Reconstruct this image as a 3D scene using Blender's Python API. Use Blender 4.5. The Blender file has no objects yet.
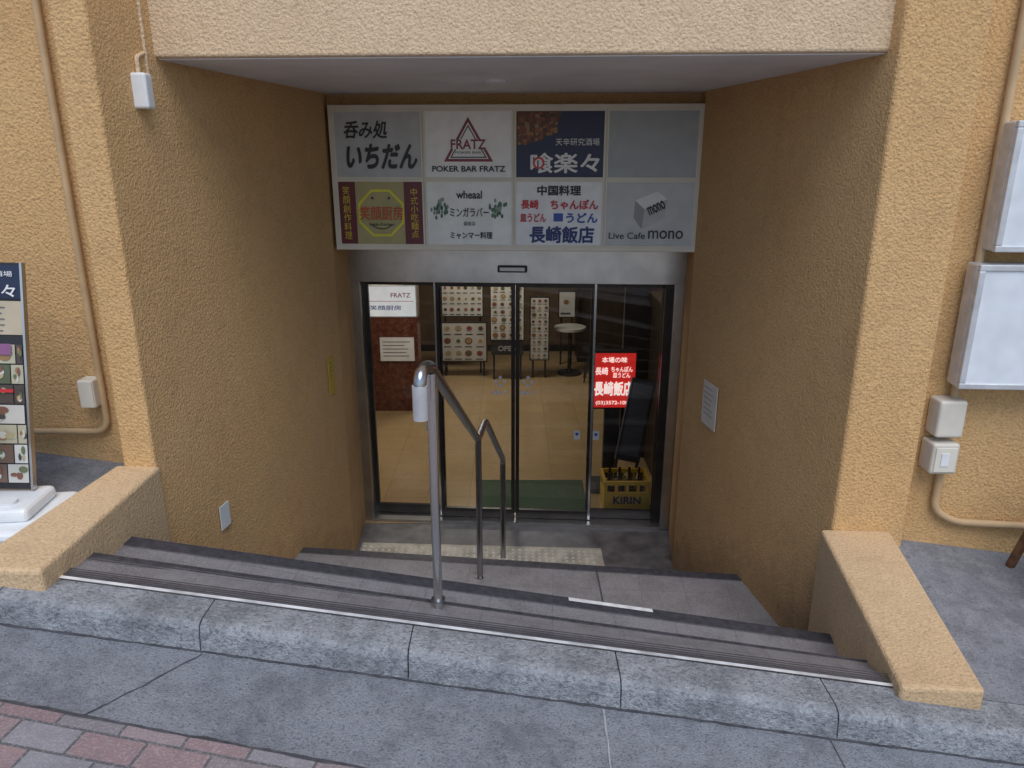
import bpy, bmesh, math, random
from mathutils import Vector, Matrix
random.seed(7)
S=bpy.context.scene
C=bpy.context.collection
# ---------------------------------------------------------------- materials
def newmat(name):
    m=bpy.data.materials.new(name); m.use_nodes=True
    nt=m.node_tree; b=nt.nodes['Principled BSDF']
    return m,nt,b
def N(nt,t,**kw):
    n=nt.nodes.new(t)
    for k,v in kw.items(): setattr(n,k,v)
    return n
def ramp(nt,fac,stops):
    r=N(nt,'ShaderNodeValToRGB'); e=r.color_ramp.elements
    while len(e)<len(stops): e.new(0.5)
    for i,(p,c) in enumerate(stops):
        e[i].position=p; e[i].color=(c[0],c[1],c[2],1)
    nt.links.new(fac,r.inputs[0]); return r.outputs[0]
def noise(nt,scale,detail=4,rough=.55,vec=None):
    n=N(nt,'ShaderNodeTexNoise'); n.inputs['Scale'].default_value=scale
    n.inputs['Detail'].default_value=min(detail,4); n.inputs['Roughness'].default_value=rough
    if vec is not None: nt.links.new(vec,n.inputs['Vector'])
    return n.outputs[0]
def pos(nt): return N(nt,'ShaderNodeNewGeometry').outputs['Position']
def mixc(nt,f,a,b,mode='MIX'):
    m=N(nt,'ShaderNodeMix',data_type='RGBA',blend_type=mode)
    for i,v in ((0,f),(6,a),(7,b)):
        if hasattr(v,'is_output'): nt.links.new(v,m.inputs[i])
        elif i==0: m.inputs[0].default_value=v
        else: m.inputs[i].default_value=(v[0],v[1],v[2],1)
    return m.outputs[2]
def bump(nt,b,h,strength=.5,dist=.01):
    n=N(nt,'ShaderNodeBump'); n.inputs['Strength'].default_value=strength; n.inputs['Distance'].default_value=dist
    nt.links.new(h,n.inputs['Height']); nt.links.new(n.outputs[0],b.inputs['Normal'])
def math_(nt,op,a,b=0.0,clamp=False):
    m=N(nt,'ShaderNodeMath',operation=op,use_clamp=clamp)
    for i,v in ((0,a),(1,b)):
        if hasattr(v,'is_output'): nt.links.new(v,m.inputs[i])
        else: m.inputs[i].default_value=v
    return m.outputs[0]
def simple(name,col,rough=.6,metal=0,var=.12,scale=12,emit=0,bmp=0):
    m,nt,b=newmat(name)
    p=pos(nt); f=noise(nt,scale,2,.6,p)
    lo=[c*(1-var) for c in col]; hi=[min(1,c*(1+var)) for c in col]
    c=ramp(nt,f,[(.3,lo),(.7,hi)])
    nt.links.new(c,b.inputs['Base Color'])
    b.inputs['Roughness'].default_value=rough; b.inputs['Metallic'].default_value=metal
    if emit:
        nt.links.new(c,b.inputs['Emission Color']); b.inputs['Emission Strength'].default_value=emit
    if bmp: bump(nt,b,noise(nt,180,2,.6,p),bmp,.003)
    return m
def stucco(name,c1,c2,grime_shade=True,bs=.7,streak=.15):
    m,nt,b=newmat(name); p=pos(nt)
    big=noise(nt,1.1,4,.65,p); fine=noise(nt,80,3,.65,p)
    col=ramp(nt,big,[(.3,c1),(.7,c2)])
    dark=[c*.52 for c in c1]
    pit=ramp(nt,fine,[(.36,(1,1,1)),(.52,(0,0,0))])
    col=mixc(nt,math_(nt,'MULTIPLY',pit,.45),col,dark)
    hi=ramp(nt,fine,[(.55,(0,0,0)),(.68,(1,1,1))])
    col=mixc(nt,math_(nt,'MULTIPLY',hi,.25),col,[min(.85,c*1.25) for c in c2])
    bl_=ramp(nt,noise(nt,5,4,.8,p),[(.52,(0,0,0)),(.72,(1,1,1))])
    col=mixc(nt,math_(nt,'MULTIPLY',bl_,.20),col,(.24,.16,.09))
    if streak:
        mp=N(nt,'ShaderNodeMapping'); mp.inputs['Scale'].default_value=(9,9,1.2); nt.links.new(p,mp.inputs[0])
        st=noise(nt,1.0,4,.7,mp.outputs[0])
        stc=ramp(nt,st,[(.58,(0,0,0)),(.80,(1,1,1))])
        col=mixc(nt,math_(nt,'MULTIPLY',stc,streak),col,(.20,.14,.09))
    if grime_shade:  # dirt low on the walls, then recess shade painted in by depth
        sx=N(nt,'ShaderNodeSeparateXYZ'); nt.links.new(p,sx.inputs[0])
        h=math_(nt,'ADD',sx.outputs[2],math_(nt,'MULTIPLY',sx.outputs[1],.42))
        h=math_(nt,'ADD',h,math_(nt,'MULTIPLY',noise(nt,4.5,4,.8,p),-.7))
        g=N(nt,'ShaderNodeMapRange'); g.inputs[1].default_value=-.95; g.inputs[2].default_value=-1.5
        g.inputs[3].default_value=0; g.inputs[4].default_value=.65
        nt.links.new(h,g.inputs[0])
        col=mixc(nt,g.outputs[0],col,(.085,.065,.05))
        depth_shade=N(nt,'ShaderNodeMapRange'); depth_shade.inputs[1].default_value=4.2; depth_shade.inputs[2].default_value=6.2
        depth_shade.inputs[3].default_value=0; depth_shade.inputs[4].default_value=.22
        nt.links.new(math_(nt,'ADD',sx.outputs[1],math_(nt,'MULTIPLY',big,1.2)),depth_shade.inputs[0])
        col=mixc(nt,depth_shade.outputs[0],col,(.22,.12,.05))  # shade towards the back of the recess, mixed into the wall colour
    nt.links.new(col,b.inputs['Base Color']); b.inputs['Roughness'].default_value=.9
    v=N(nt,'ShaderNodeTexVoronoi',feature='F1'); v.inputs['Scale'].default_value=62
    nt.links.new(p,v.inputs['Vector'])
    h=math_(nt,'ADD',math_(nt,'MULTIPLY',v.outputs[0],-.6),math_(nt,'MULTIPLY',fine,1.5))
    bump(nt,b,h,bs,.009)
    return m
M_st=stucco('stucco_ochre',(.64,.385,.165),(.72,.46,.215))
M_lint=stucco('stucco_pale',(.70,.505,.32),(.75,.565,.37),False,.65,0)
M_cap=stucco('stucco_cap',(.58,.40,.225),(.66,.475,.285),False,.5,0)
def rocky(name,c1,c2,spk,scale=60,b_=.5,spf=.6,soil=.5):
    m,nt,b=newmat(name); p=pos(nt)
    a=noise(nt,2.2,4,.65,p); c=ramp(nt,a,[(.3,c1),(.7,c2)])
    s=noise(nt,scale*1.6,2,.7,p); sc=ramp(nt,s,[(.50,(0,0,0)),(.62,(1,1,1))])
    c=mixc(nt,math_(nt,'MULTIPLY',sc,spf),c,spk)
    s2=noise(nt,scale,2,.6,p); sd=ramp(nt,s2,[(.36,(1,1,1)),(.46,(0,0,0))])
    c=mixc(nt,math_(nt,'MULTIPLY',sd,spf),c,[x*.35 for x in c1])
    s3=ramp(nt,noise(nt,4,4,.85,p),[(.44,(0,0,0)),(.64,(1,1,1))])
    c=mixc(nt,math_(nt,'MULTIPLY',s3,soil),c,[x*.40 for x in c1])
    # dropped gum / oil spots
    v=N(nt,'ShaderNodeTexVoronoi',feature='F1'); v.inputs['Scale'].default_value=5.5; nt.links.new(p,v.inputs['Vector'])
    sp=ramp(nt,v.outputs[0],[(.05,(1,1,1)),(.10,(0,0,0))])
    c=mixc(nt,math_(nt,'MULTIPLY',sp,.5),c,(.07,.07,.075))
    # worn pale zones
    s4=ramp(nt,noise(nt,1.6,4,.7,p),[(.55,(0,0,0)),(.75,(1,1,1))])
    c=mixc(nt,math_(nt,'MULTIPLY',s4,.3),c,spk)
    nt.links.new(c,b.inputs['Base Color']); b.inputs['Roughness'].default_value=.85
    bump(nt,b,math_(nt,'ADD',s,s2),b_,.008); return m
M_kerb=rocky('kerb_concrete',(.245,.26,.285),(.31,.325,.35),(.42,.43,.45),60,1.0,.55,.6)
M_road=rocky('road_asphalt',(.20,.215,.25),(.25,.265,.30),(.34,.355,.38),100,.8,.55,.5)
M_walk=rocky('sidewalk_concrete',(.17,.18,.21),(.26,.27,.30),(.33,.34,.36),90,.4,.5,.5)
def tilemat(name,c1,c2,sc,mort,off=.0,w=.5,h=.5,rough=.55,msize=.012,rotz=0,sp=.35,soil=.45,bs=.5):
    m,nt,b=newmat(name); p=pos(nt)
    mp=N(nt,'ShaderNodeMapping'); mp.inputs['Rotation'].default_value=(0,0,rotz); nt.links.new(p,mp.inputs[0])
    t=N(nt,'ShaderNodeTexBrick'); t.offset=off; t.inputs['Scale'].default_value=sc
    t.inputs['Color1'].default_value=(*c1,1); t.inputs['Color2'].default_value=(*c2,1); t.inputs['Mortar'].default_value=(*mort,1)
    t.inputs['Mortar Size'].default_value=msize; t.inputs['Brick Width'].default_value=w; t.inputs['Row Height'].default_value=h
    nt.links.new(mp.outputs[0],t.inputs[0])
    n=noise(nt,5,4,.8,p); c=mixc(nt,math_(nt,'MULTIPLY',ramp(nt,n,[(.42,(0,0,0)),(.68,(1,1,1))]),soil),t.outputs[0],[x*.5 for x in c1])
    n2=noise(nt,130,2,.7,p); c=mixc(nt,math_(nt,'MULTIPLY',ramp(nt,n2,[(.5,(0,0,0)),(.66,(1,1,1))]),sp),c,[min(1,x*1.8) for x in c1])
    nt.links.new(c,b.inputs['Base Color']); b.inputs['Roughness'].default_value=rough
    h_=math_(nt,'ADD',math_(nt,'MULTIPLY',t.outputs[1],-1.5),math_(nt,'MULTIPLY',n2,.6))
    bump(nt,b,h_,bs,.004); return m
M_tread=tilemat('stair_tile',(.195,.188,.20),(.205,.198,.212),1,(.155,.15,.162),0,.30,.30,.6,.003,.063,.45,.6)
def pavermat():
    m,nt,b=newmat('paver'); p=pos(nt)
    mp=N(nt,'ShaderNodeMapping'); mp.inputs['Rotation'].default_value=(0,0,.124); nt.links.new(p,mp.inputs[0])
    t=N(nt,'ShaderNodeTexBrick'); t.offset=.5; t.inputs['Scale'].default_value=1
    t.inputs['Color1'].default_value=(0,0,0,1); t.inputs['Color2'].default_value=(1,1,1,1); t.inputs['Mortar'].default_value=(.5,.5,.5,1)
    t.inputs['Mortar Size'].default_value=.005; t.inputs['Brick Width'].default_value=.215; t.inputs['Row Height'].default_value=.105
    nt.links.new(mp.outputs[0],t.inputs[0])
    c=ramp(nt,t.outputs[0],[(0,(.24,.165,.17)),(.3,(.29,.20,.205)),(.45,(.25,.26,.29)),(.7,(.27,.20,.205)),(1,(.20,.20,.22))])
    c=mixc(nt,t.outputs[1],c,(.10,.10,.11))
    n=noise(nt,7,4,.75,p); c=mixc(nt,math_(nt,'MULTIPLY',ramp(nt,n,[(.42,(0,0,0)),(.7,(1,1,1))]),.4),c,(.12,.11,.12))
    n2=noise(nt,110,2,.7,p); c=mixc(nt,math_(nt,'MULTIPLY',ramp(nt,n2,[(.5,(0,0,0)),(.66,(1,1,1))]),.4),c,(.42,.38,.39))
    nt.links.new(c,b.inputs['Base Color']); b.inputs['Roughness'].default_value=.85
    bump(nt,b,math_(nt,'ADD',math_(nt,'MULTIPLY',t.outputs[1],-1.5),math_(nt,'MULTIPLY',n2,.8)),.7,.006); return m
M_paver=pavermat()
M_nose=simple('nosing_rubber',(.055,.055,.068),.5,0,.35,30)
M_noseb=simple('nosing_base',(.11,.108,.12),.6,0,.25,30)
M_white=simple('white_paint',(.62,.63,.63),.5,0,.25,14)
M_strip=simple('metal_strip',(.62,.64,.66),.4,.1,.35,9)
M_soff=simple('soffit_paint',(.74,.75,.78),.8,0,.08,2,0,.15)
M_steel=simple('stainless',(.62,.62,.62),.25,1,.1,3)
M_steel2=simple('brushed_stainless',(.56,.56,.56),.32,1,.12,5)
M_rail=simple('rail_stainless',(.36,.36,.37),.28,1,.15,5)
M_dark=simple('dark_bronze',(.045,.04,.038),.3,.6,.2,6)
M_black=simple('black',(.02,.02,.022),.5,0,.3,10)
M_floor=simple('entry_floor',(.12,.118,.125),.45,0,.4,6,0,.2)
M_cream=simple('cream_frame',(.70,.66,.57),.5,0,.06,4)
M_beige=simple('beige_plastic',(.62,.58,.50),.5,0,.1,6)
M_pwhite=simple('white_plastic',(.74,.76,.77),.35,0,.08,6)
M_wood=simple('dark_wood',(.16,.07,.03),.5,0,.4,20)
M_brown=simple('brown_panel',(.035,.022,.015),.5,0,.3,6)
def colmat(name,c,rough=.5,emit=0):
    m,nt,b=newmat(name)
    p=pos(nt); f=noise(nt,9,1,.6,p)
    cc=ramp(nt,f,[(.3,[x*.93 for x in c]),(.7,[min(1,x*1.05) for x in c])])
    nt.links.new(cc,b.inputs['Base Color']); b.inputs['Roughness'].default_value=rough
    if emit:
        nt.links.new(cc,b.inputs['Emission Color']); b.inputs['Emission Strength'].default_value=emit
    return m
K={}
def col(c,emit=0):
    k=(tuple(round(x,3) for x in c),emit)
    if k not in K: K[k]=colmat('print_%d'%len(K),c,.45,emit)
    return K[k]
M_glass=bpy.data.materials.new('clear_glass'); M_glass.use_nodes=True
nt=M_glass.node_tree; nt.nodes.remove(nt.nodes['Principled BSDF'])
tr=N(nt,'ShaderNodeBsdfTransparent'); tr.inputs[0].default_value=(.90,.91,.90,1)
gl=N(nt,'ShaderNodeBsdfGlossy'); gl.inputs['Roughness'].default_value=.01
fr=N(nt,'ShaderNodeFresnel'); fr.inputs[0].default_value=1.65
mx=N(nt,'ShaderNodeMixShader'); nt.links.new(fr.outputs[0],mx.inputs[0]); nt.links.new(tr.outputs[0],mx.inputs[1]); nt.links.new(gl.outputs[0],mx.inputs[2])
nt.links.new(mx.outputs[0],nt.nodes['Material Output'].inputs[0])
# ---------------------------------------------------------------- geometry helpers
def empty(name,loc=(0,0,0),rotz=0,rot=None):
    e=bpy.data.objects.new(name,None); C.objects.link(e); e.location=loc
    e.rotation_euler=rot if rot else (0,0,rotz); return e
def mesh(name,vs,fs,mat,parent=None,bevel=0,smooth=False):
    me=bpy.data.meshes.new(name); me.from_pydata([tuple(v) for v in vs],[],fs); me.update()
    bm=bmesh.new(); bm.from_mesh(me); bmesh.ops.recalc_face_normals(bm,faces=bm.faces); bm.to_mesh(me); bm.free()
    o=bpy.data.objects.new(name,me); C.objects.link(o)
    if mat: me.materials.append(mat)
    if parent: o.parent=parent
    if bevel:
        b=o.modifiers.new('b','BEVEL'); b.width=bevel; b.segments=3; b.limit_method='ANGLE'
    if smooth:
        for p in me.polygons: p.use_smooth=True
    return o
def box(name,x0,x1,y0,y1,z0,z1,mat,parent=None,bevel=0):
    vs=[(x,y,z) for z in (z0,z1) for y in (y0,y1) for x in (x0,x1)]
    fs=[(0,1,3,2),(4,6,7,5),(0,4,5,1),(2,3,7,6),(0,2,6,4),(1,5,7,3)]
    return mesh(name,vs,fs,mat,parent,bevel)
def prism(name,poly,z0,z1,mat,parent=None,bevel=0):
    n=len(poly); f0=z0 if callable(z0) else (lambda x,y:z0); f1=z1 if callable(z1) else (lambda x,y:z1)
    vs=[(x,y,f0(x,y)) for x,y in poly]+[(x,y,f1(x,y)) for x,y in poly]
    fs=[tuple(range(n)),tuple(range(n,2*n))]+[(i,(i+1)%n,n+(i+1)%n,n+i) for i in range(n)]
    return mesh(name,vs,fs,mat,parent,bevel)
def quad(name,vs,mat,parent=None): return mesh(name,vs,[tuple(range(len(vs)))],mat,parent)
def rect(name,x0,x1,z0,z1,y,mat,parent): return quad(name,[(x0,y,z0),(x1,y,z0),(x1,y,z1),(x0,y,z1)],mat,parent)
def disc(name,cx,cz,r,y,mat,parent,n=24,rz=None):
    rz=rz or r
    return quad(name,[(cx+r*math.cos(a*2*math.pi/n),y,cz+rz*math.sin(a*2*math.pi/n)) for a in range(n)],mat,parent)
def tube(name,pts,r,mat,parent=None,round_=0.06,res=8):
    P=[Vector(p) for p in pts]; out=[P[0]]
    for i in range(1,len(P)-1):
        a,b,c=P[i-1],P[i],P[i+1]
        d1=(a-b); d2=(c-b); rr=min(round_,d1.length*.45,d2.length*.45)
        s=b+d1.normalized()*rr; e=b+d2.normalized()*rr
        for k in range(7):
            t=k/6; out.append(s*(1-t)**2+b*2*t*(1-t)+e*t*t)
    out.append(P[-1])
    cu=bpy.data.curves.new(name,'CURVE'); cu.dimensions='3D'; sp=cu.splines.new('POLY'); sp.points.add(len(out)-1)
    for i,p in enumerate(out): sp.points[i].co=(*p,1)
    cu.bevel_depth=r; cu.bevel_resolution=res; cu.use_fill_caps=True
    cu.materials.append(mat)
    o=bpy.data.objects.new(name,cu); C.objects.link(o)
    for s_ in cu.splines: s_.use_smooth=True
    if parent: o.parent=parent
    return o
def text(body,cx,cz,w,h,y,mat,parent,bold=0,name='lettering',shear=0,rot=0):
    cu=bpy.data.curves.new(name,'FONT'); cu.body=body; cu.size=1; cu.align_x='CENTER'; cu.align_y='CENTER'
    cu.shear=shear; cu.extrude=0.0006
    cu.materials.append(mat)
    o=bpy.data.objects.new(name,cu); C.objects.link(o)
    bpy.context.view_layer.update()
    bb=[Vector(b) for b in o.bound_box]
    mnx=min(b.x for b in bb); mxx=max(b.x for b in bb); mny=min(b.y for b in bb); mxy=max(b.y for b in bb)
    sx=w/max(mxx-mnx,1e-3); sy=h/max(mxy-mny,1e-3)
    o.scale=(sx,sy,1); o.rotation_euler=(math.pi/2,rot,0)
    o.location=(cx-(mnx+mxx)/2*sx,y,cz-(mny+mxy)/2*sy)
    if parent: o.parent=parent
    if bold:
        s=bold*.8
        for k,(dx,dz) in enumerate([(-s,0),(s,0),(0,s),(0,-s),(s*.7,s*.7),(-s*.7,-s*.7)]):
            c=o.copy(); C.objects.link(c); c.location=(o.location[0]+dx*sx,y-.0004*(k+1),o.location[2]+dz*sy)
    return o
YAW=-math.atan(.063)
FZ=-3.48
gz=lambda x,y=0: -1.93-.107*x
wz=lambda x,y=0: -1.82-.107*x
# ---------------------------------------------------------------- ground
road=quad('road',[(-60,-60,gz(-60)),(60,-60,gz(60)),(60,2.32-.07*60+.1,gz(60)),(-60,2.32+.07*60+.1,gz(-60))],M_road)
def bl(x): return 1.85-.124*x
quad('brick_paving',[(-30,bl(-30),gz(-30)+.004),(-30,-2.5,gz(-30)+.004),(14,-2.5,gz(14)+.004),(14,bl(14),gz(14)+.004)],M_paver)
jt=empty('road_joint')
M_joint=simple('joint_dark',(.06,.06,.068),.9,0,.4,20)
M_jointl=simple('joint_light',(.32,.33,.35),.9,0,.3,20)
def wiggle(name,pts,w,mat,dz=.003):
    vs=[];fs=[]; out=[]
    for (a,b) in zip(pts[:-1],pts[1:]):
        m_=max(10,int(math.dist(a,b)/.05))
        for k in range(m_):
            t=k/m_; out.append((a[0]+(b[0]-a[0])*t+random.uniform(-.003,.003),a[1]+(b[1]-a[1])*t+random.uniform(-.003,.003)))
    out.append(pts[-1])
    for i,(x,y) in enumerate(out):
        ww=w*random.uniform(.5,1.3)
        a=out[max(0,i-1)]; b=out[min(len(out)-1,i+1)]; d=Vector((b[0]-a[0],b[1]-a[1])).normalized()
        for s in (-1,1):
            px,py=x-d.y*ww/2*s,y+d.x*ww/2*s; vs.append((px,py,gz(px)+dz))
    for i in range(len(out)-1): fs.append((2*i,2*i+1,2*i+3,2*i+2))
    mesh(name,vs,fs,mat,jt)
wiggle('crack_a',[(-1.17,2.39),(-1.30,2.20),(-1.42,2.035)],.006,M_joint)
wiggle('crack_b',[(.34,2.28),(.31,1.5)],.007,M_jointl)
wiggle('crack_c',[(1.17,2.23),(1.14,1.2)],.005,M_joint)
wiggle('gutter_line',[(-4,2.598),(-1,2.388),(1,2.248),(4,2.038)],.012,M_joint)
wiggle('paving_edge',[(-3,2.226),(-1.5,2.04),(0,1.854)],.012,M_joint,.006)
ky=lambda x:2.32-.07*x
vs=[];fs=[]
def kerbseg(x0,x1):
    prof=[(0,-.15),(0.004,0),(.010,.045),(.014,.080),(.022,.097),(.036,.106),(.055,.11),(.165,.11),(.165,-.15)]
    n=len(prof); nx=26; base=len(vs)
    for i in range(nx+1):
        x=x0+(x1-x0)*i/nx
        for dy,dz in prof:
            jy=random.uniform(-.003,.003) if 0<dy<.1 else 0; jz=random.uniform(-.003,.002) if .05<dz and dy<.05 else 0
            vs.append((x,ky(x)+dy+jy if dy<.15 else 2.51-.063*x-.003,gz(x)+dz+jz))
    for k in range(nx):
        o=base+k*n
        for i in range(n): fs.append((o+i,o+(i+1)%n,o+n+(i+1)%n,o+n+i))
    fs.append(tuple(base+i for i in range(n))); fs.append(tuple(base+nx*n+i for i in range(n)))
j=[-1.98+.795*k for k in range(-12,13)]
for a,b in zip(j[:-1],j[1:]): kerbseg(a+.0025,b-.0025)
mesh('kerb',vs,fs,M_kerb)
n0=lambda x:2.51-.063*x
quad('sidewalk',[(-12,n0(-12),wz(-12)),(-1.95,n0(-1.95),wz(-1.95)),(-1.95,4.2,wz(-1.95)),(-12,5.2,wz(-12))],M_walk)
quad('sidewalk',[(1.765,n0(1.765),wz(1.765)),(12,n0(12),wz(12)),(12,4.2,wz(12)),(1.765,4.2,wz(1.765))],M_walk)
# ---------------------------------------------------------------- building
B=empty('stucco_building')
prism('side_wall_a',[(-1.82,3.50),(-1.43,6.0),(-1.47,6.95),(-9,7.2),(-9,4.15),(-1.99,3.72),(-1.99,3.515)],-3.9,5,M_st,B,.018)
prism('side_wall_b',[(1.75,3.65),(2.13,3.626),(2.13,3.72),(9,3.29),(9,7),(1.56,6.75),(1.42,5.83)],-3.9,5.003,M_st,B,.018)
prism('lintel',[(-1.9,3.96),(1.9,3.72),(1.9,6.2),(-1.9,6.2)],.455,4.99,M_lint,B,.015)
prism('soffit',[(-1.9,3.99),(1.9,3.75),(1.9,6.2),(-1.9,6.2)],.449,.5,M_soff,B)
prism('header_wall',[(-1.6,6.16),(1.6,5.96),(1.6,6.93),(-1.6,6.93)],-.70,.47,M_st,B,.01)
def vcyl(nm,x,y,z0,z1,r,m,par): return tube(nm,[(x,y,z0),(x,y,z1)],r,m,par)
vcyl('soffit_fixture',-.1,5.0,.432,.449,.07,M_pwhite,B)
box('rear_block',-9,9,7.0,14.5,-.55,4.98,M_lint,B)
M_floorin=tilemat('interior_floor',(.36,.26,.14),(.32,.23,.125),1,(.24,.17,.095),0,.45,.45,.16,.004,0,.5,.3,.2)
quad('interior_floor',[(-4,6.62,FZ+.004),(4,6.62,FZ+.004),(4,13.5,FZ+.004),(-4,13.5,FZ+.004)],M_floorin,B)
quad('entry_floor',[(-1.7,5.3,FZ),(1.8,5.3,FZ),(1.8,6.9,FZ),(-1.7,6.9,FZ)],M_floor,B)
M_inwall=simple('interior_wall',(.12,.08,.05),.7,0,.2,3)
box('interior_back',-4,4,13.4,13.5,FZ,-.6,M_inwall,B)
box('interior_side_a',-4.1,-4,6.9,13.5,FZ,-.6,M_inwall,B)
box('interior_side_b',4,4.1,6.9,13.5,FZ,-.6,M_brown,B)
box('interior_ceiling',-4,4,6.95,13.5,-.66,-.6,M_cream,B)
box('skirting',-4,4,13.37,13.4,FZ,FZ+.12,M_black,B)
mm,nt,b=newmat('red_marble'); p=pos(nt)
c=ramp(nt,noise(nt,14,4,.8,p),[(.35,(.04,.012,.010)),(.55,(.12,.035,.025)),(.72,(.24,.12,.09))]); nt.links.new(c,b.inputs['Base Color']); b.inputs['Roughness'].default_value=.2
box('marble_partition',-3.9,-1.3,10.0,10.3,FZ,-.7,mm,B)
box('dark_partition',1.28,3.9,8.3,8.4,FZ,-.7,M_brown,B)
box('dark_side',1.58,1.66,7.0,8.3,FZ,-.7,M_brown,B)
box('dark_cabinet',1.15,3.9,12.6,13.3,FZ,-1.2,M_brown,B)
# ---------------------------------------------------------------- low walls
def lowwall(poly,zt,name,zb=-3.8):
    return prism(name,poly,zb,zt,M_cap,None,.018)
def ztl(x,y): return -1.52-.012*(3.5-y)
lowwall([(-1.82,2.53),(-1.80,3.52),(-2.03,3.53),(-2.14,2.55)],ztl,'low_wall')
def ztr(x,y): return -1.955+.027*(3.65-y)
lowwall([(1.47,2.35),(1.78,2.33),(2.06,3.64),(1.69,3.66)],ztr,'low_wall')
# ---------------------------------------------------------------- stairs
XL,XR=-1.9,1.75
def line(YL,zL,YR,zR): return ((YL,zL),(YR,zR))
Ns=[line(2.63,-1.617,2.40,-2.007),line(2.87,-1.64,2.71,-2.12),line(3.16,-1.72,3.25,-2.36)]
for k in range(1,5):
    t=k/5; Ns.append(line(3.16+(4.55-3.16)*t,-1.72+(-2.85+1.72)*t,3.25+(3.98-3.25)*t,-2.36+(-2.85+2.36)*t))
Ns.append(line(5.07,-2.85,4.63,-2.85))
Ns.append(line(5.40,-3.06,4.97,-3.06)); Ns.append(line(5.74,-3.27,5.31,-3.27))
stairs=empty('entrance_stairs')
vs=[];fs=[]
def P(n,x,dz=0,dy=0):
    t=(x-XL)/(XR-XL); (a,b),(c,d)=n
    return (x,a+(c-a)*t+dy,b+(d-b)*t+dz)
def q(*v):
    i=len(vs); vs.extend(v); fs.append(tuple(range(i,i+len(v))))
def subq(f0,f1,nx=8):
    for i in range(nx):
        a=XL+(XR-XL)*i/nx; b=XL+(XR-XL)*(i+1)/nx
        q(f0(a),f0(b),f1(b),f1(a))
subq(lambda x:P(Ns[0],x),lambda x:P(Ns[1],x))
for k in range(1,len(Ns)):
    n=Ns[k]
    if k+1<len(Ns): nx=Ns[k+1]; zL,zR=nx[0][1],nx[1][1]
    else: nx=None; zL=zR=FZ
    low=((n[0][0]-.0,zL),(n[1][0],zR))
    subq(lambda x:P(n,x),lambda x:P(low,x))
    if nx: subq(lambda x:P(low,x),lambda x:P(nx,x))
st=mesh('treads',vs,fs,M_tread,stairs)
for k,n in enumerate(Ns):
    if k==0: continue
    for si,(a,b) in enumerate([(-.070,-.060),(-.054,-.044),(-.038,-.028),(-.022,-.012),(-.007,.002)]):
        quad('nosing_%d_%d'%(k,si),[P(n,XL,.006,a),P(n,XR,.006,a),P(n,XR,.006,b),P(n,XL,.006,b)],M_nose,stairs)
    quad('nosing_base_%d'%k,[P(n,XL,.002,-.078),P(n,XR,.002,-.078),P(n,XR,.002,.004),P(n,XL,.002,.004)],M_noseb,stairs)
n=Ns[0]
quad('edge_strip',[P(n,XL,.005,.0),P(n,XR,.005,.0),P(n,XR,.005,.018),P(n,XL,.005,.018)],M_strip,stairs)
for si in range(4):
    a=.030+si*.014
    quad('nosing_top_%d'%si,[P(n,XL,.004,a),P(n,XR,.004,a),P(n,XR,.004,a+.007),P(n,XL,.004,a+.007)],M_nose,stairs)
n=Ns[2]
quad('worn_strip',[P(n,.28,.009,-.03),P(n,.70,.009,-.03),P(n,.70,.009,-.002),P(n,.28,.009,-.002)],M_white,stairs)
quad('landing_joint',[(.60,3.9,-2.846),(.612,3.9,-2.846),(.612,4.76,-2.846),(.60,4.76,-2.846)],M_joint,stairs)
tp=empty('tactile_paving')
M_tac=simple('tactile_tile',(.42,.39,.33),.5,0,.35,6)
quad('tiles',[(-1.4,5.90,FZ+.004),(.82,5.80,FZ+.004),(.82,6.13,FZ+.004),(-1.4,6.24,FZ+.004)],M_tac,tp)
vs=[];fs=[]
for i in range(36):
    for jj in range(5):
        x=-1.37+i*.06; y=5.93-.047*(x+1.4)+jj*.06
        b0=len(vs)
        for r_,z_ in ((.016,.004),(.010,.012)):
            for a in range(8): vs.append((x+r_*math.cos(a*math.pi/4),y+r_*math.sin(a*math.pi/4),FZ+z_))
        for a in range(8): fs.append((b0+a,b0+(a+1)%8,b0+8+(a+1)%8,b0+8+a))
        fs.append(tuple(b0+8+a for a in range(8)))
mesh('studs',vs,fs,simple('stud',(.55,.53,.48),.45),tp)
# ---------------------------------------------------------------- handrail
H=empty('stair_handrail')
tube('rail',[(-.335,2.58,-.90),(-.335,2.58,-.755),(-.315,2.70,-.755),(-.225,4.60,-1.80),(-.19,4.97,-1.80),(-.08,5.85,-2.46),(-.08,5.95,-2.52),(-.08,5.98,FZ)],.024,M_rail,H,.07)
tube('post_a',[(-.312,2.74,-1.90),(-.312,2.74,-.80)],.019,M_steel,H)
tube('post_b',[(-.225,4.62,-2.9),(-.225,4.62,-1.82)],.021,M_rail,H)
tube('end_cap',[(-.335,2.58,-.93),(-.335,2.58,-.80)],.029,simple('cap_silver',(.62,.64,.66),.35,.5),H)
for i,(x,y,z) in enumerate([(-.312,2.74,-1.797),(-.225,4.62,-2.845),(-.08,5.98,FZ+.004)]):
    tube('flange_%d'%i,[(x,y,z),(x,y,z+.006)],.030,M_rail,H)
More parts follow.
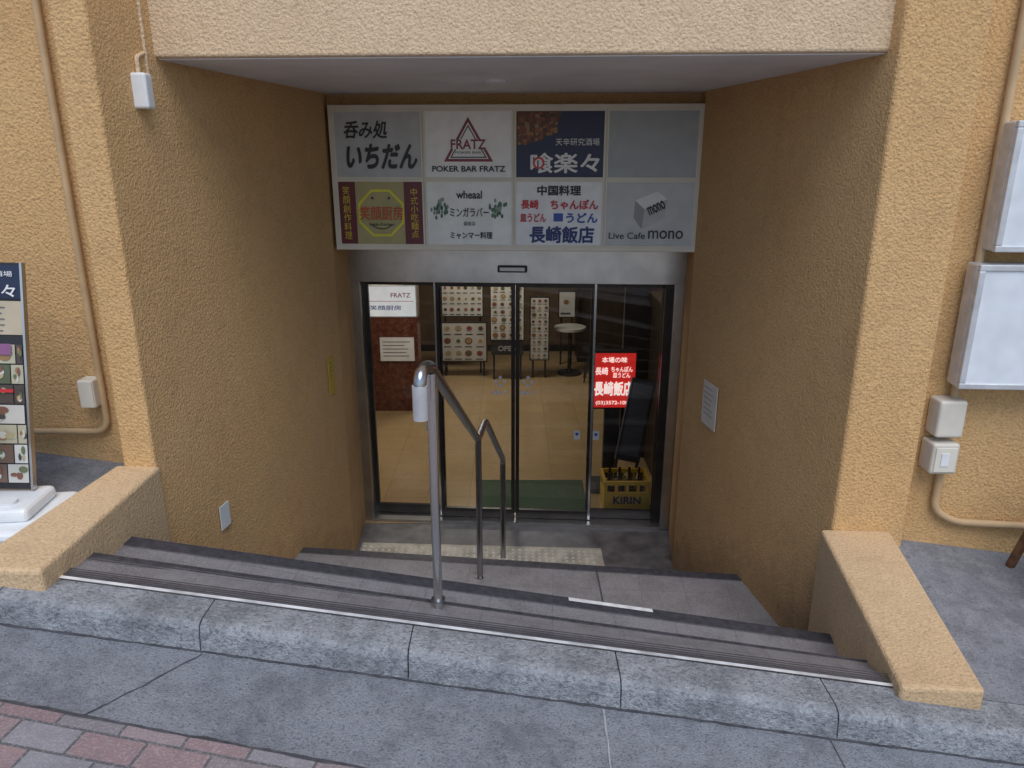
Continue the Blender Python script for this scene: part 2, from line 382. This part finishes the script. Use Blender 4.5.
# ---------------------------------------------------------------- signboard
SB=empty('shop_signboard',(0,5.93,0),YAW)
x0,x1,z0,z1=-1.41,1.44,-.725,.365
box('case',x0,x1,.0,.16,z0,z1,M_cream,SB,.008)
cw=(x1-x0-.05*2-.035*3)/4; ch=(z1-z0-.05*2-.035)/2
def cell(i,j):
    cx0=x0+.05+i*(cw+.035); cz1=z1-.05-j*(ch+.035); return cx0,cx0+cw,cz1-ch,cz1
bg=[[(.46,.48,.50),(.80,.80,.80),(.012,.02,.07),(.38,.41,.43)],[(.40,.36,.17),(.78,.80,.78),(.78,.79,.80),(.50,.52,.52)]]
for jj in range(2):
    for i in range(4):
        a,b_,c_,d=cell(i,jj)
        rect('panel_%d_%d'%(jj,i),a,b_,c_,d,-.003,col(bg[jj][i]),SB)
        for (p0,p1,q0,q1) in ((a-.012,b_+.012,d,d+.012),(a-.012,b_+.012,c_-.012,c_),(a-.012,a,c_,d),(b_,b_+.012,c_,d)):
            box('bead',p0,p1,-.014,0.001,q0,q1,M_cream,SB)
INK=col((.02,.02,.025)); RED=col((.55,.03,.04)); BLU=col((.03,.07,.35)); WH=col((.75,.75,.75)); GRY=col((.12,.12,.13)); DRED=col((.22,.03,.05))
def T(i,jj,s,u,v,w,h,m,bold=0,shear=0,rot=0):
    a,b_,c_,d=cell(i,jj); return text(s,a+u*cw,d-v*ch,w*cw,h*ch,-.008,m,SB,bold,'lettering',shear,rot)
T(0,0,'呑み処',.36,.27,.5,.26,INK,.03,.2); T(0,0,'いちだん',.54,.68,.82,.36,INK,.05,.2)
a,b_,c_,d=cell(1,0); cx=(a+b_)/2
def tri(cx,cz,r,w,m,y):
    o=[(cx,y,cz+r),(cx+r*.95,y,cz-r*.62),(cx-r*.95,y,cz-r*.62)]
    i_=[(cx,y,cz+r-w*1.9),(cx+(r*.95-w*1.7),y,cz-r*.62+w),(cx-(r*.95-w*1.7),y,cz-r*.62+w)]
    mesh('triangle',o+i_,[(0,1,4,3),(1,2,5,4),(2,0,3,5)],m,SB)
tri(cx,d-.50*ch,.20,.020,DRED,-.005); tri(cx,d-.51*ch,.15,.010,GRY,-.006)
rect('band',cx-.15,cx+.15,d-.57*ch,d-.42*ch,-.007,col((.78,.78,.78)),SB)
T(1,0,'FRATZ',.5,.495,.40,.14,DRED,.03); T(1,0,'POKER BAR FRATZ',.5,.87,.85,.085,INK,.03); T(1,0,'POKER BAR',.5,.62,.3,.035,INK)
a,b_,c_,d=cell(2,0)
quad('photo_base',[(a,-.0040,d),(a,-.0040,d-.52*ch),(a+.25*cw,-.0040,d-.45*ch),(a+.46*cw,-.0040,d-.22*ch),(a+.52*cw,-.0040,d)],col((.10,.035,.02)),SB)
for k in range(110):
    u=random.random()*.48; v=random.random()*.52*(1-u*.9)
    disc('food',a+.012+u*cw*.95,d-.016-v*ch*.95,.008+.014*random.random(),-.0045-k*.00002,col(random.choice([(.22,.07,.02),(.32,.15,.05),(.12,.04,.02),(.06,.03,.02),(.25,.16,.08),(.18,.05,.015)])),SB,10)
T(2,0,'天辛研究酒場',.70,.46,.5,.11,WH); T(2,0,'喰楽々',.56,.78,.78,.30,WH,.03)
a,b_,c_,d=cell(2,0)
rr=[(a+.26*cw+.045*math.cos(k*math.pi/10),-.0125,d-.78*ch+.045*math.sin(k*math.pi/10)) for k in range(20)]+[(a+.26*cw+.030*math.cos(k*math.pi/10),-.0125,d-.78*ch+.030*math.sin(k*math.pi/10)) for k in range(20)]
mesh('ring',rr,[(k,(k+1)%20,20+(k+1)%20,20+k) for k in range(20)],col((.55,.04,.03)),SB)
a,b_,c_,d=cell(3,0)
for k in range(1,30): rect('mesh_line',a+k*cw/30-.0008,a+k*cw/30+.0008,c_,d,-.005,col((.33,.36,.38)),SB)
a,b_,c_,d=cell(0,1)
rect('edge_l',a,a+.2*cw,c_,d,-.005,col((.13,.02,.03)),SB); rect('edge_r',b_-.22*cw,b_,c_,d,-.005,col((.13,.02,.03)),SB)
def ocp(r,y): return [(a+.5*cw+r*math.cos(math.pi/8+k*math.pi/4),y,(c_+d)/2+r*math.sin(math.pi/8+k*math.pi/4)) for k in range(8)]
mesh('octagon',ocp(.195,-.006)+ocp(.175,-.006),[(k,(k+1)%8,8+(k+1)%8,8+k) for k in range(8)],col((.72,.66,.05)),SB)
YEL=col((.66,.50,.04))
T(0,1,'笑顔厨房',.5,.5,.52,.22,col((.50,.10,.03)),.02); T(0,1,'中\n式\n小\n吃\n麺\n点',.9,.5,.09,.8,YEL); T(0,1,'笑\n顔\n創\n作\n料\n理',.09,.5,.09,.85,YEL); T(0,1,'Smile Kitchen',.5,.68,.3,.05,INK)
for u in (.40,.60):
    disc('eye',a+u*cw,d-.26*ch,.010,-.007,INK,SB,10)
sm=[]; 
for rx,rz_ in ((.10,.08),(.092,.072)):
    for k in range(13):
        an=math.pi*(1.2+.6*k/12); sm.append((a+.5*cw+rx*math.cos(an),-.007,d-.70*ch+rz_*math.sin(an)+.05))
mesh('smile',sm,[(k,k+1,14+k,13+k) for k in range(12)],INK,SB)
T(1,1,'wheaal',.5,.2,.3,.12,INK,.03); T(1,1,'ミンガラバー',.5,.48,.46,.14,INK,.02); T(1,1,'銀座店',.5,.66,.14,.07,INK); T(1,1,'ミャンマー料理',.52,.85,.5,.11,INK,.03)
a,b_,c_,d=cell(1,1)
for sx in (.14,.84):
    for k in range(34):
        an=random.random()*6.28; rr=random.random()*.07
        disc('leaf',a+sx*cw+rr*math.cos(an),d-.42*ch+rr*1.1*math.sin(an),.010,-.006-k*.00003,col(random.choice([(.05,.14,.08),(.08,.18,.10),(.04,.09,.06),(.25,.30,.25)])),SB,7,.018)
T(2,1,'中国料理',.5,.13,.5,.15,INK,.045); T(2,1,'長崎',.16,.35,.2,.14,RED,.04); T(2,1,'皿うどん',.20,.56,.30,.13,RED,.04)
T(2,1,'ちゃんぽん',.68,.35,.55,.15,RED,.045); T(2,1,'うどん',.77,.56,.36,.15,BLU,.045); T(2,1,'長崎飯店',.54,.83,.75,.26,col((.02,.03,.16)),.04)
a,b_,c_,d=cell(2,1); rect('blue_tag',a+.44*cw,a+.55*cw,d-.62*ch,d-.49*ch,-.007,BLU,SB)
a,b_,c_,d=cell(3,1)
def pq(pts,m): quad('cube_art',[(a+u*cw,-.006,d-v*ch) for u,v in pts],m,SB)
pq([(.33,.28),(.58,.14),(.70,.26),(.44,.42)],col((.70,.70,.70))); pq([(.33,.28),(.44,.42),(.42,.74),(.32,.56)],col((.28,.28,.29))); pq([(.44,.42),(.70,.26),(.68,.56),(.42,.74)],col((.45,.45,.46)))
T(3,1,'mono',.57,.40,.2,.13,INK,.03,0,-.45); T(3,1,'Live Cafe',.25,.84,.42,.10,INK,.01); T(3,1,'mono',.70,.82,.40,.13,INK,.01)
# ---------------------------------------------------------------- door
D=empty('automatic_sliding_door',(0,6.68,0),YAW)
box('header',-1.46,1.53,-.09,.12,-1.09,-.69,M_steel2,D,.004)
box('sensor',-.12,.14,-.13,-.09,-.99,-.93,M_black,D,.01); box('sensor_face',-.10,.12,-.135,-.13,-.975,-.945,M_pwhite,D)
box('jamb_a',-1.46,-1.37,-.09,.12,FZ,-1.09,M_steel2,D,.004); box('jamb_b',1.44,1.53,-.09,.12,FZ,-1.09,M_steel2,D,.004)
box('jamb_inner_b',1.37,1.44,-.05,.1,FZ,-1.09,M_dark,D)
box('threshold',-1.37,1.44,-.10,.12,FZ,FZ+.03,M_steel2,D)
def leaf(nm,a,b_,y,s=.035):
    z0_,z1_=FZ+.035,-1.09
    box(nm+'_stile_l',a,a+s,y,y+.035,z0_,z1_,M_dark,D); box(nm+'_stile_r',b_-s,b_,y,y+.035,z0_,z1_,M_dark,D)
    box(nm+'_top',a+s,b_-s,y,y+.035,z1_-.05,z1_,M_dark,D); box(nm+'_bottom',a+s,b_-s,y,y+.035,z0_,z0_+.09,M_dark,D)
    rect(nm+'_glass',a+s,b_-s,z0_+.09,z1_-.05,y+.017,M_glass,D)
leaf('side_a',-1.37,-.66,.05); leaf('slide_a',-.71,.027,.0); leaf('slide_b',.033,.77,.0); leaf('side_b',.72,1.40,.05)
box('edge_hl_a',-.715,-.700,-.004,.0,FZ+.04,-1.1,M_steel,D); box('edge_hl_b',.745,.765,-.004,.0,FZ+.04,-1.1,M_steel,D)
MK=col((.45,.52,.62))
for x in (-.11,.15):
    for dx,dz in ((0,.038),(0,-.038),(.038,0),(-.038,0)): disc('door_mark',x+dx,-2.03+dz,.016,-.004,MK,D,12)
    text('自動ドア',x,-2.14,.14,.04,-.004,MK,D,.02)
for x,z in ((-.80,-2.50),(.62,-2.55),(.80,-2.55)):
    box('sticker',x-.03,x+.03,-.006,-.004,z-.045,z+.045,col((.45,.47,.47)),D); disc('sticker_dot',x,z+.01,.016,-.008,BLU,D,12)
# ---------------------------------------------------------------- interior objects
def framed(name,x0,x1,y,z0,z1,bgc,items,legs=True):
    e=empty(name); box('frame',x0-.02,x1+.02,y,y+.04,z0-.02,z1+.02,M_black,e); rect('sheet',x0,x1,z0,z1,y-.004,col(bgc),e)
    nx,nz=items
    for i in range(nx):
        for k in range(nz):
            w=(x1-x0)/nx; h=(z1-z0)/nz; cx=x0+(i+.5)*w+random.uniform(-.12,.12)*w; cz=z0+(k+.5)*h
            s_=random.uniform(.7,1.1)
            disc('dish',cx,cz+h*.1,w*.36*s_,y-.007,col(random.choice([(.42,.39,.36),(.3,.22,.15),(.2,.09,.06),(.10,.10,.10),(.5,.48,.45)])),e,14,min(h*.32,w*.32)*s_)
            disc('food',cx,cz+h*.1,w*.24*s_,y-.010,col(random.choice([(.22,.10,.04),(.2,.04,.03),(.08,.10,.04),(.30,.22,.1),(.06,.04,.03)])),e,10,min(h*.22,w*.22)*s_)
            rect('caption',cx-w*.35,cx+w*.3,cz-h*.40,cz-h*.33,y-.008,INK,e)
    if legs:
        for x in (x0+.04,x1-.04): box('leg',x-.015,x+.015,y+.05,y+.08,FZ,z0,M_black,e)
    return e
framed('menu_board',-1.13,-.48,11.9,-2.50,-1.97,(.46,.45,.42),(6,3)); framed('menu_board',-1.13,-.42,11.7,-3.2,-2.58,(.44,.43,.40),(4,3))
mb=framed('menu_board',-.33,.18,11.5,-2.80,-1.93,(.48,.48,.46),(4,7)); box('open_plate',-.33,.18,11.5,11.53,-3.05,-2.83,M_black,mb); text('OPEN',-.07,-2.94,.30,.08,11.48,col((.35,.35,.35)),mb,.02)
framed('menu_board',.30,.58,11.6,-3.15,-2.15,(.46,.45,.42),(3,9))
framed('picture_frame',.80,1.06,12.4,-2.62,-2.2,(.5,.5,.48),(1,1))
ct=empty('cafe_table')
cyl=vcyl
cyl('top',.95,11.9,-2.72,-2.68,.26,col((.4,.4,.38)),ct); cyl('stem',.95,11.9,FZ,-2.72,.03,M_black,ct); cyl('foot',.95,11.9,FZ,FZ+.03,.2,M_black,ct)
ch_=empty('stool'); cyl('seat',1.30,11.5,-2.98,-2.93,.18,M_black,ch_)
for a in range(4): tube('leg',[(1.30+.08*math.cos(a*1.57+.7),11.5+.08*math.sin(a*1.57+.7),-2.98),(1.30+.2*math.cos(a*1.57+.7),11.5+.2*math.sin(a*1.57+.7),FZ)],.012,M_black,ch_)
lp=empty('illuminated_notice'); box('case',-1.56,-.98,7.55,7.60,-1.60,-1.27,M_pwhite,lp); rect('sheet',-1.55,-.99,-1.59,-1.28,7.546,col((.75,.78,.8),.6),lp)
text('FRATZ',-1.14,-1.37,.2,.045,7.54,RED,lp,.01); text('笑顔厨房',-1.30,-1.50,.32,.05,7.54,BLU,lp,.01); rect('rule',-1.53,-1.01,-1.435,-1.43,7.54,RED,lp)
for x in (-1.45,-1.1): tube('hanger',[(x,7.57,-1.27),(x,7.57,-.66)],.005,M_steel2,lp)
nb=empty('wall_notice'); box('board',-1.82,-1.35,9.96,9.99,-2.73,-2.40,M_pwhite,nb)
for k in range(5): rect('line',-1.78,-1.40-.1*random.random(),-2.46-.05*k,-2.452-.05*k,9.955,GRY,nb)
rs=empty('illuminated_sign')
box('case',.82,1.30,7.42,7.54,-2.56,-1.93,M_black,rs,.01); rect('face',.84,1.28,-2.54,-1.95,7.416,col((.60,.02,.015),.7),rs)
LW=col((.9,.85,.8),.9)
text('本場の味',1.06,-2.02,.26,.06,7.41,LW,rs,.02); text('長崎',.93,-2.14,.13,.08,7.41,LW,rs,.02); text('ちゃんぽん\n皿うどん',1.14,-2.15,.22,.12,7.41,LW,rs,.02); text('長崎飯店',1.06,-2.33,.40,.15,7.41,LW,rs,.035); text('(03)3572-1001',1.06,-2.49,.36,.05,7.41,LW,rs,.01)
box('stand',.98,1.14,7.44,7.52,FZ+.05,-2.56,M_black,rs); box('foot',.84,1.28,7.3,7.66,FZ+.005,FZ+.05,M_black,rs,.01)
lb=empty('folding_blackboard',(1.13,7.16,FZ),0,(math.radians(-10),math.radians(11),0))
box('frame',-.13,.13,0,.03,.42,1.30,M_black,lb,.004); rect('face',-.10,.10,.48,1.25,-.004,col((.07,.075,.08)),lb)
box('edge_light',-.135,-.128,-.004,.03,.42,1.30,M_steel2,lb)
for x in (-.12,.10): box('leg',x,x+.025,.0,.03,0.02,.42,M_black,lb)
for k in range(4): rect('chalk',-.07,.05,1.15-.15*k,1.158-.15*k,-.006,GRY,lb)
bc=empty('beer_crate'); M_y=simple('yellow_plastic',(.60,.40,.04),.4,0,.12,6)
cx0,cx1,cy0,cy1,cz0,cz1=.92,1.38,6.78,7.12,FZ+.012,FZ+.38
for nm,a,b_,c_,d in (('front',cx0,cx1,cy0,cy0+.02),('back',cx0,cx1,cy1-.02,cy1)):
    box(nm+'_low',a,b_,c_,d,cz0,cz0+.25,M_y,bc,.004); box(nm+'_rim',a,b_,c_,d,cz1-.045,cz1,M_y,bc,.004)
    for k in range(5): 
        x=a+(b_-a-.03)*k/4; box(nm+'_rib',x,x+.03,c_-.003,d,cz0+.25,cz1-.045,M_y,bc)
for nm,a,b_ in (('side_a',cx0,cx0+.02),('side_b',cx1-.02,cx1)):
    box(nm+'_low',a,b_,cy0+.02,cy1-.02,cz0,cz0+.22,M_y,bc); box(nm+'_rim',a,b_,cy0+.02,cy1-.02,cz1-.06,cz1,M_y,bc)
box('base',cx0,cx1,cy0,cy1,cz0-.01,cz0+.003,M_y,bc)
text('KIRIN',(cx0+cx1)/2,cz0+.165,.27,.075,cy0-.004,col((.03,.03,.12)),bc,.04)
M_bot=simple('brown_glass',(.03,.012,.005),.1,0,.2,5)
for i in range(4):
    for k in range(2):
        x=cx0+.08+i*.1; y=cy0+.09+k*.14
        cyl('bottle',x,y,cz0+.01,cz0+.28,.032,M_bot,bc); cyl('bottle_neck',x,y,cz0+.28,cz0+.42,.013,M_bot,bc)
mg,nt,b=newmat('green_mat'); p=pos(nt); c=ramp(nt,noise(nt,120,3,.6,p),[(.3,(.015,.04,.018)),(.7,(.045,.08,.035))]); nt.links.new(c,b.inputs['Base Color']); b.inputs['Roughness'].default_value=.95
box('door_mat',-.36,.78,6.84,7.62,FZ+.006,FZ+.018,mg,None,.004)
# ---------------------------------------------------------------- things on the outer walls
def wallL(y): return -1.82+.156*(y-3.5)
def wallR(y): return 1.75-.1514*(y-3.65)
def notice(name,side,y,z,w,h,c,lines=4):
    x=wallL(y)+.012 if side=='L' else wallR(y)-.012
    ang=math.atan(.156) if side=='L' else -math.atan(.1514)
    rz=(-ang+math.pi/2) if side=='L' else (-ang-math.pi/2)
    e=empty(name,(x,y,z),rz)
    box('sheet',-w/2,w/2,-.003,.003,-h/2,h/2,col(c),e)
    for k in range(lines): rect('print',-w*.38,w*.38*(.4+.6*random.random()),h*.36-k*h*.12,h*.375-k*h*.12,-.006,GRY,e)
    return e
notice('wall_notice','L',4.04,-2.07,.10,.15,(.66,.70,.70),0)
notice('wall_notice','R',5.31,-1.80,.25,.34,(.60,.57,.52),6)
notice('warning_sticker','L',5.75,-1.70,.10,.30,(.50,.36,.04),4)
cb=empty('security_sensor'); 
box('body',-1.80,-1.715,3.745,3.82,.21,.37,M_pwhite,cb,.012); tube('cable',[(-1.765,3.88,.36),(-1.765,3.88,.50),(-1.765,3.88,3.5)],.012,M_lint,cb); tube('cable_b',[(-1.765,3.79,.37),(-1.765,3.79,.44),(-1.765,3.88,.47)],.010,M_lint,cb,.02)
M_pipe=simple('painted_pipe',(.52,.36,.20),.6,0,.1,8)
yl=lambda x: 3.72-.0613*(x+1.99)
yr=lambda x: 3.72-.0626*(x-2.13)
pl=empty('electrical_conduit')
tube('pipe',[(-2.14,yl(-2.14)-.03,4.5),(-2.14,yl(-2.14)-.03,-1.40),(-2.62,yl(-2.6)-.03,-1.41),(-4.5,yl(-4.5)-.03,-1.36)],.017,M_pipe,pl,.08)
bx=empty('junction_box'); box('body',-2.225,-2.145,yl(-2.2)-.10,yl(-2.2)-.005,-1.25,-1.10,M_beige,bx,.01); box('lid',-2.22,-2.15,yl(-2.2)-.105,yl(-2.2)-.10,-1.245,-1.105,M_cream,bx,.003)
pr=empty('electrical_conduit')
tube('pipe',[(2.30,yr(2.3)-.03,4.5),(2.30,yr(2.3)-.03,-1.85),(2.42,yr(2.4)-.03,-1.92),(5,yr(5)-.03,-2.0)],.02,M_pipe,pr,.08)
for z in (-1.0,1.2): box('saddle_clip',2.26,2.34,yr(2.3)-.055,yr(2.3)-.002,z,z+.02,M_pipe,pr)
bx=empty('junction_box')
box('body',2.19,2.33,yr(2.2)-.12,yr(2.2)-.004,-1.40,-1.20,M_beige,bx,.014); box('body_low',2.185,2.325,yr(2.2)-.13,yr(2.2)-.004,-1.60,-1.43,M_beige,bx,.014)
box('lid',2.20,2.31,yr(2.2)-.136,yr(2.2)-.13,-1.585,-1.45,M_cream,bx,.004); box('switch',2.23,2.27,yr(2.2)-.140,yr(2.2)-.136,-1.55,-1.48,M_pwhite,bx)
dc=empty('notice_case',(2.235,3.58,0),YAW)
M_alu=simple('alu_frame',(.62,.64,.66),.4,.5)
for nm,za,zb in (('low',-1.12,-.50),('high',-.44,.15)):
    xo=0 if nm=='low' else .05
    box(nm+'_body',xo,.95,0,.10,za,zb,M_alu,dc,.012)
    for fn,(p0,p1,q0,q1) in {'b':(xo,.95,za,za+.03),'t':(xo,.95,zb-.03,zb),'l':(xo,xo+.03,za+.03,zb-.03),'r':(.92,.95,za+.03,zb-.03)}.items(): box(nm+'_frame_'+fn,p0,p1,-.03,0,q0,q1,M_alu,dc,.005)
    rect(nm+'_panel',xo+.03,.92,za+.03,zb-.03,-.022,col((.70,.74,.78)),dc)
for k in range(6): rect('poster_line',.35,.8,-.62-.06*k,-.605-.06*k,-.026,GRY,dc)
af=empty('wooden_sandwich_board',(2.64,3.3,wz(2.64)),-.2)
def bar(nm,a,b_,w,m,par):
    a=Vector(a);b_=Vector(b_);d=(b_-a); L=d.length
    o=box(nm,-w/2,w/2,-w/2,w/2,0,L,m,par,.004); o.location=a; o.rotation_euler=d.to_track_quat('Z','Y').to_euler(); return o
for x in (0,.5):
    bar('leg_front',(x-.06,-.22,0),(x+.06,0,.75),.035,M_wood,af); bar('leg_back',(x-.02,.22,0),(x+.06,.03,.75),.035,M_wood,af)
bar('crossbar',(-.03,-.16,.18),(.5,-.16,.18),.03,M_wood,af)
quad('board',[(0.03,-.17,.2),(.48,-.17,.2),(.48,-.02,.72),(.06,-.02,.72)],M_black,af)
# left poster stand
ps=empty('poster_stand',(-2.20,3.13,-1.47),.1,(math.radians(-10),math.radians(2),.05))
box('board',-.62,0,0,.02,0,1.03,M_black,ps,.004)
for x in (-.62,-.008): box('edge_trim',x,x+.01,-.008,.022,0,1.03,M_steel2,ps)
rect('navy',-.61,-.01,.87,1.02,-.004,col((.015,.025,.06)),ps); text('喰楽々',-.14,.905,.22,.06,-.007,WH,ps,.02); text('天幸研究酒場',-.16,.98,.24,.025,-.007,WH,ps)
rect('sheet_a',-.61,-.01,.71,.86,-.004,col((.50,.42,.30)),ps)
for k in range(5): rect('txt',-.5,-.06-.05*random.random(),.725+.026*k,.730+.026*k,-.007,GRY,ps)
zc=.03
rows=7
for r_ in range(rows):
    h_=.64/rows
    xx=-.60
    while xx<-.03:
        w_=random.uniform(.07,.16); w_=min(w_,-.012-xx)
        base=random.choice([(.22,.20,.10),(.55,.53,.48),(.16,.10,.07),(.10,.12,.07),(.45,.42,.30),(.08,.06,.05),(.60,.60,.57)])
        rect('photo',xx,xx+w_-.005,zc+r_*h_+.002,zc+(r_+1)*h_-.004,-.004,col(base),ps)
        for q_ in range(5):
            disc('dish',xx+w_*random.uniform(.25,.75),zc+(r_+random.uniform(.25,.75))*h_,w_*random.uniform(.1,.22),-.006-q_*.0004,col(random.choice([(.55,.53,.46),(.3,.17,.08),(.13,.16,.08),(.42,.36,.2),(.2,.09,.06),(.06,.06,.05)])),ps,10,h_*random.uniform(.1,.22))
        xx+=w_
rect('red_tag',-.4,-.06,.45,.465,-.012,RED,ps); rect('pink',-.15,-.06,.62,.67,-.0125,col((.25,.1,.22)),ps)
bs=empty('water_filled_base',(-2.2,3.13,-1.6),.1)
box('base',-.66,.14,-.30,.14,.0,.06,M_pwhite,bs,.03); box('base_top',-.6,.06,-.2,.08,.055,.12,M_pwhite,bs,.025)
tube('filler_cap',[(-.05,-.12,.10),(-.05,-.12,.135)],.035,M_pwhite,bs)
bag=empty('white_banner',(-2.24,3.0,-1.25)); 
vs=[];fs=[]
for i in range(9):
    for k in range(9):
        u=i/8;v=k/8; vs.append((-.20+.20*u*(1-.45*v),-.03*math.sin(u*6+v*2)-.0*v,-.0+.34*v))
for i in range(8):
    for k in range(8): fs.append((i*9+k,(i+1)*9+k,(i+1)*9+k+1,i*9+k+1))
mesh('cloth',vs,fs,M_pwhite,bag,0,True)
# ---------------------------------------------------------------- light
w=bpy.data.worlds.new('World'); S.world=w; w.use_nodes=True; nt=w.node_tree
sky=N(nt,'ShaderNodeTexSky',sky_type='NISHITA'); sky.sun_disc=False
el,rot=math.radians(58),math.radians(172)
sky.sun_elevation=el; sky.sun_rotation=rot
nt.links.new(sky.outputs[0],nt.nodes['Background'].inputs[0]); nt.nodes['Background'].inputs[1].default_value=.15
sd=bpy.data.lights.new('sun','SUN'); sd.energy=2.0; sd.angle=math.radians(45); sd.color=(1,.98,.95)
so=bpy.data.objects.new('sun',sd); C.objects.link(so)
dv=Vector((math.sin(rot)*math.cos(el),math.cos(rot)*math.cos(el),math.sin(el)))
so.rotation_euler=dv.to_track_quat('Z','Y').to_euler(); so.location=dv*20
for i,(x,y,e_) in enumerate([(-1.2,8.4,34),(-.3,11.0,38)]):
    l=bpy.data.lights.new('ceiling_lamp','AREA'); l.shape='RECTANGLE'; l.size=1.2; l.size_y=.4; l.energy=e_; l.color=(1,.90,.76)
    o=bpy.data.objects.new('ceiling_lamp',l); C.objects.link(o); o.location=(x,y,-.70)
# ---------------------------------------------------------------- camera
cd=bpy.data.cameras.new('camera'); cd.sensor_width=36; cd.lens=744/1024*36; cd.clip_end=500; cd.clip_start=.05
co=bpy.data.objects.new('camera',cd); C.objects.link(co); co.rotation_euler=(math.radians(90-17.1),0,0); S.camera=co
S.view_settings.view_transform='Standard'; S.view_settings.look='None'; S.view_settings.exposure=0
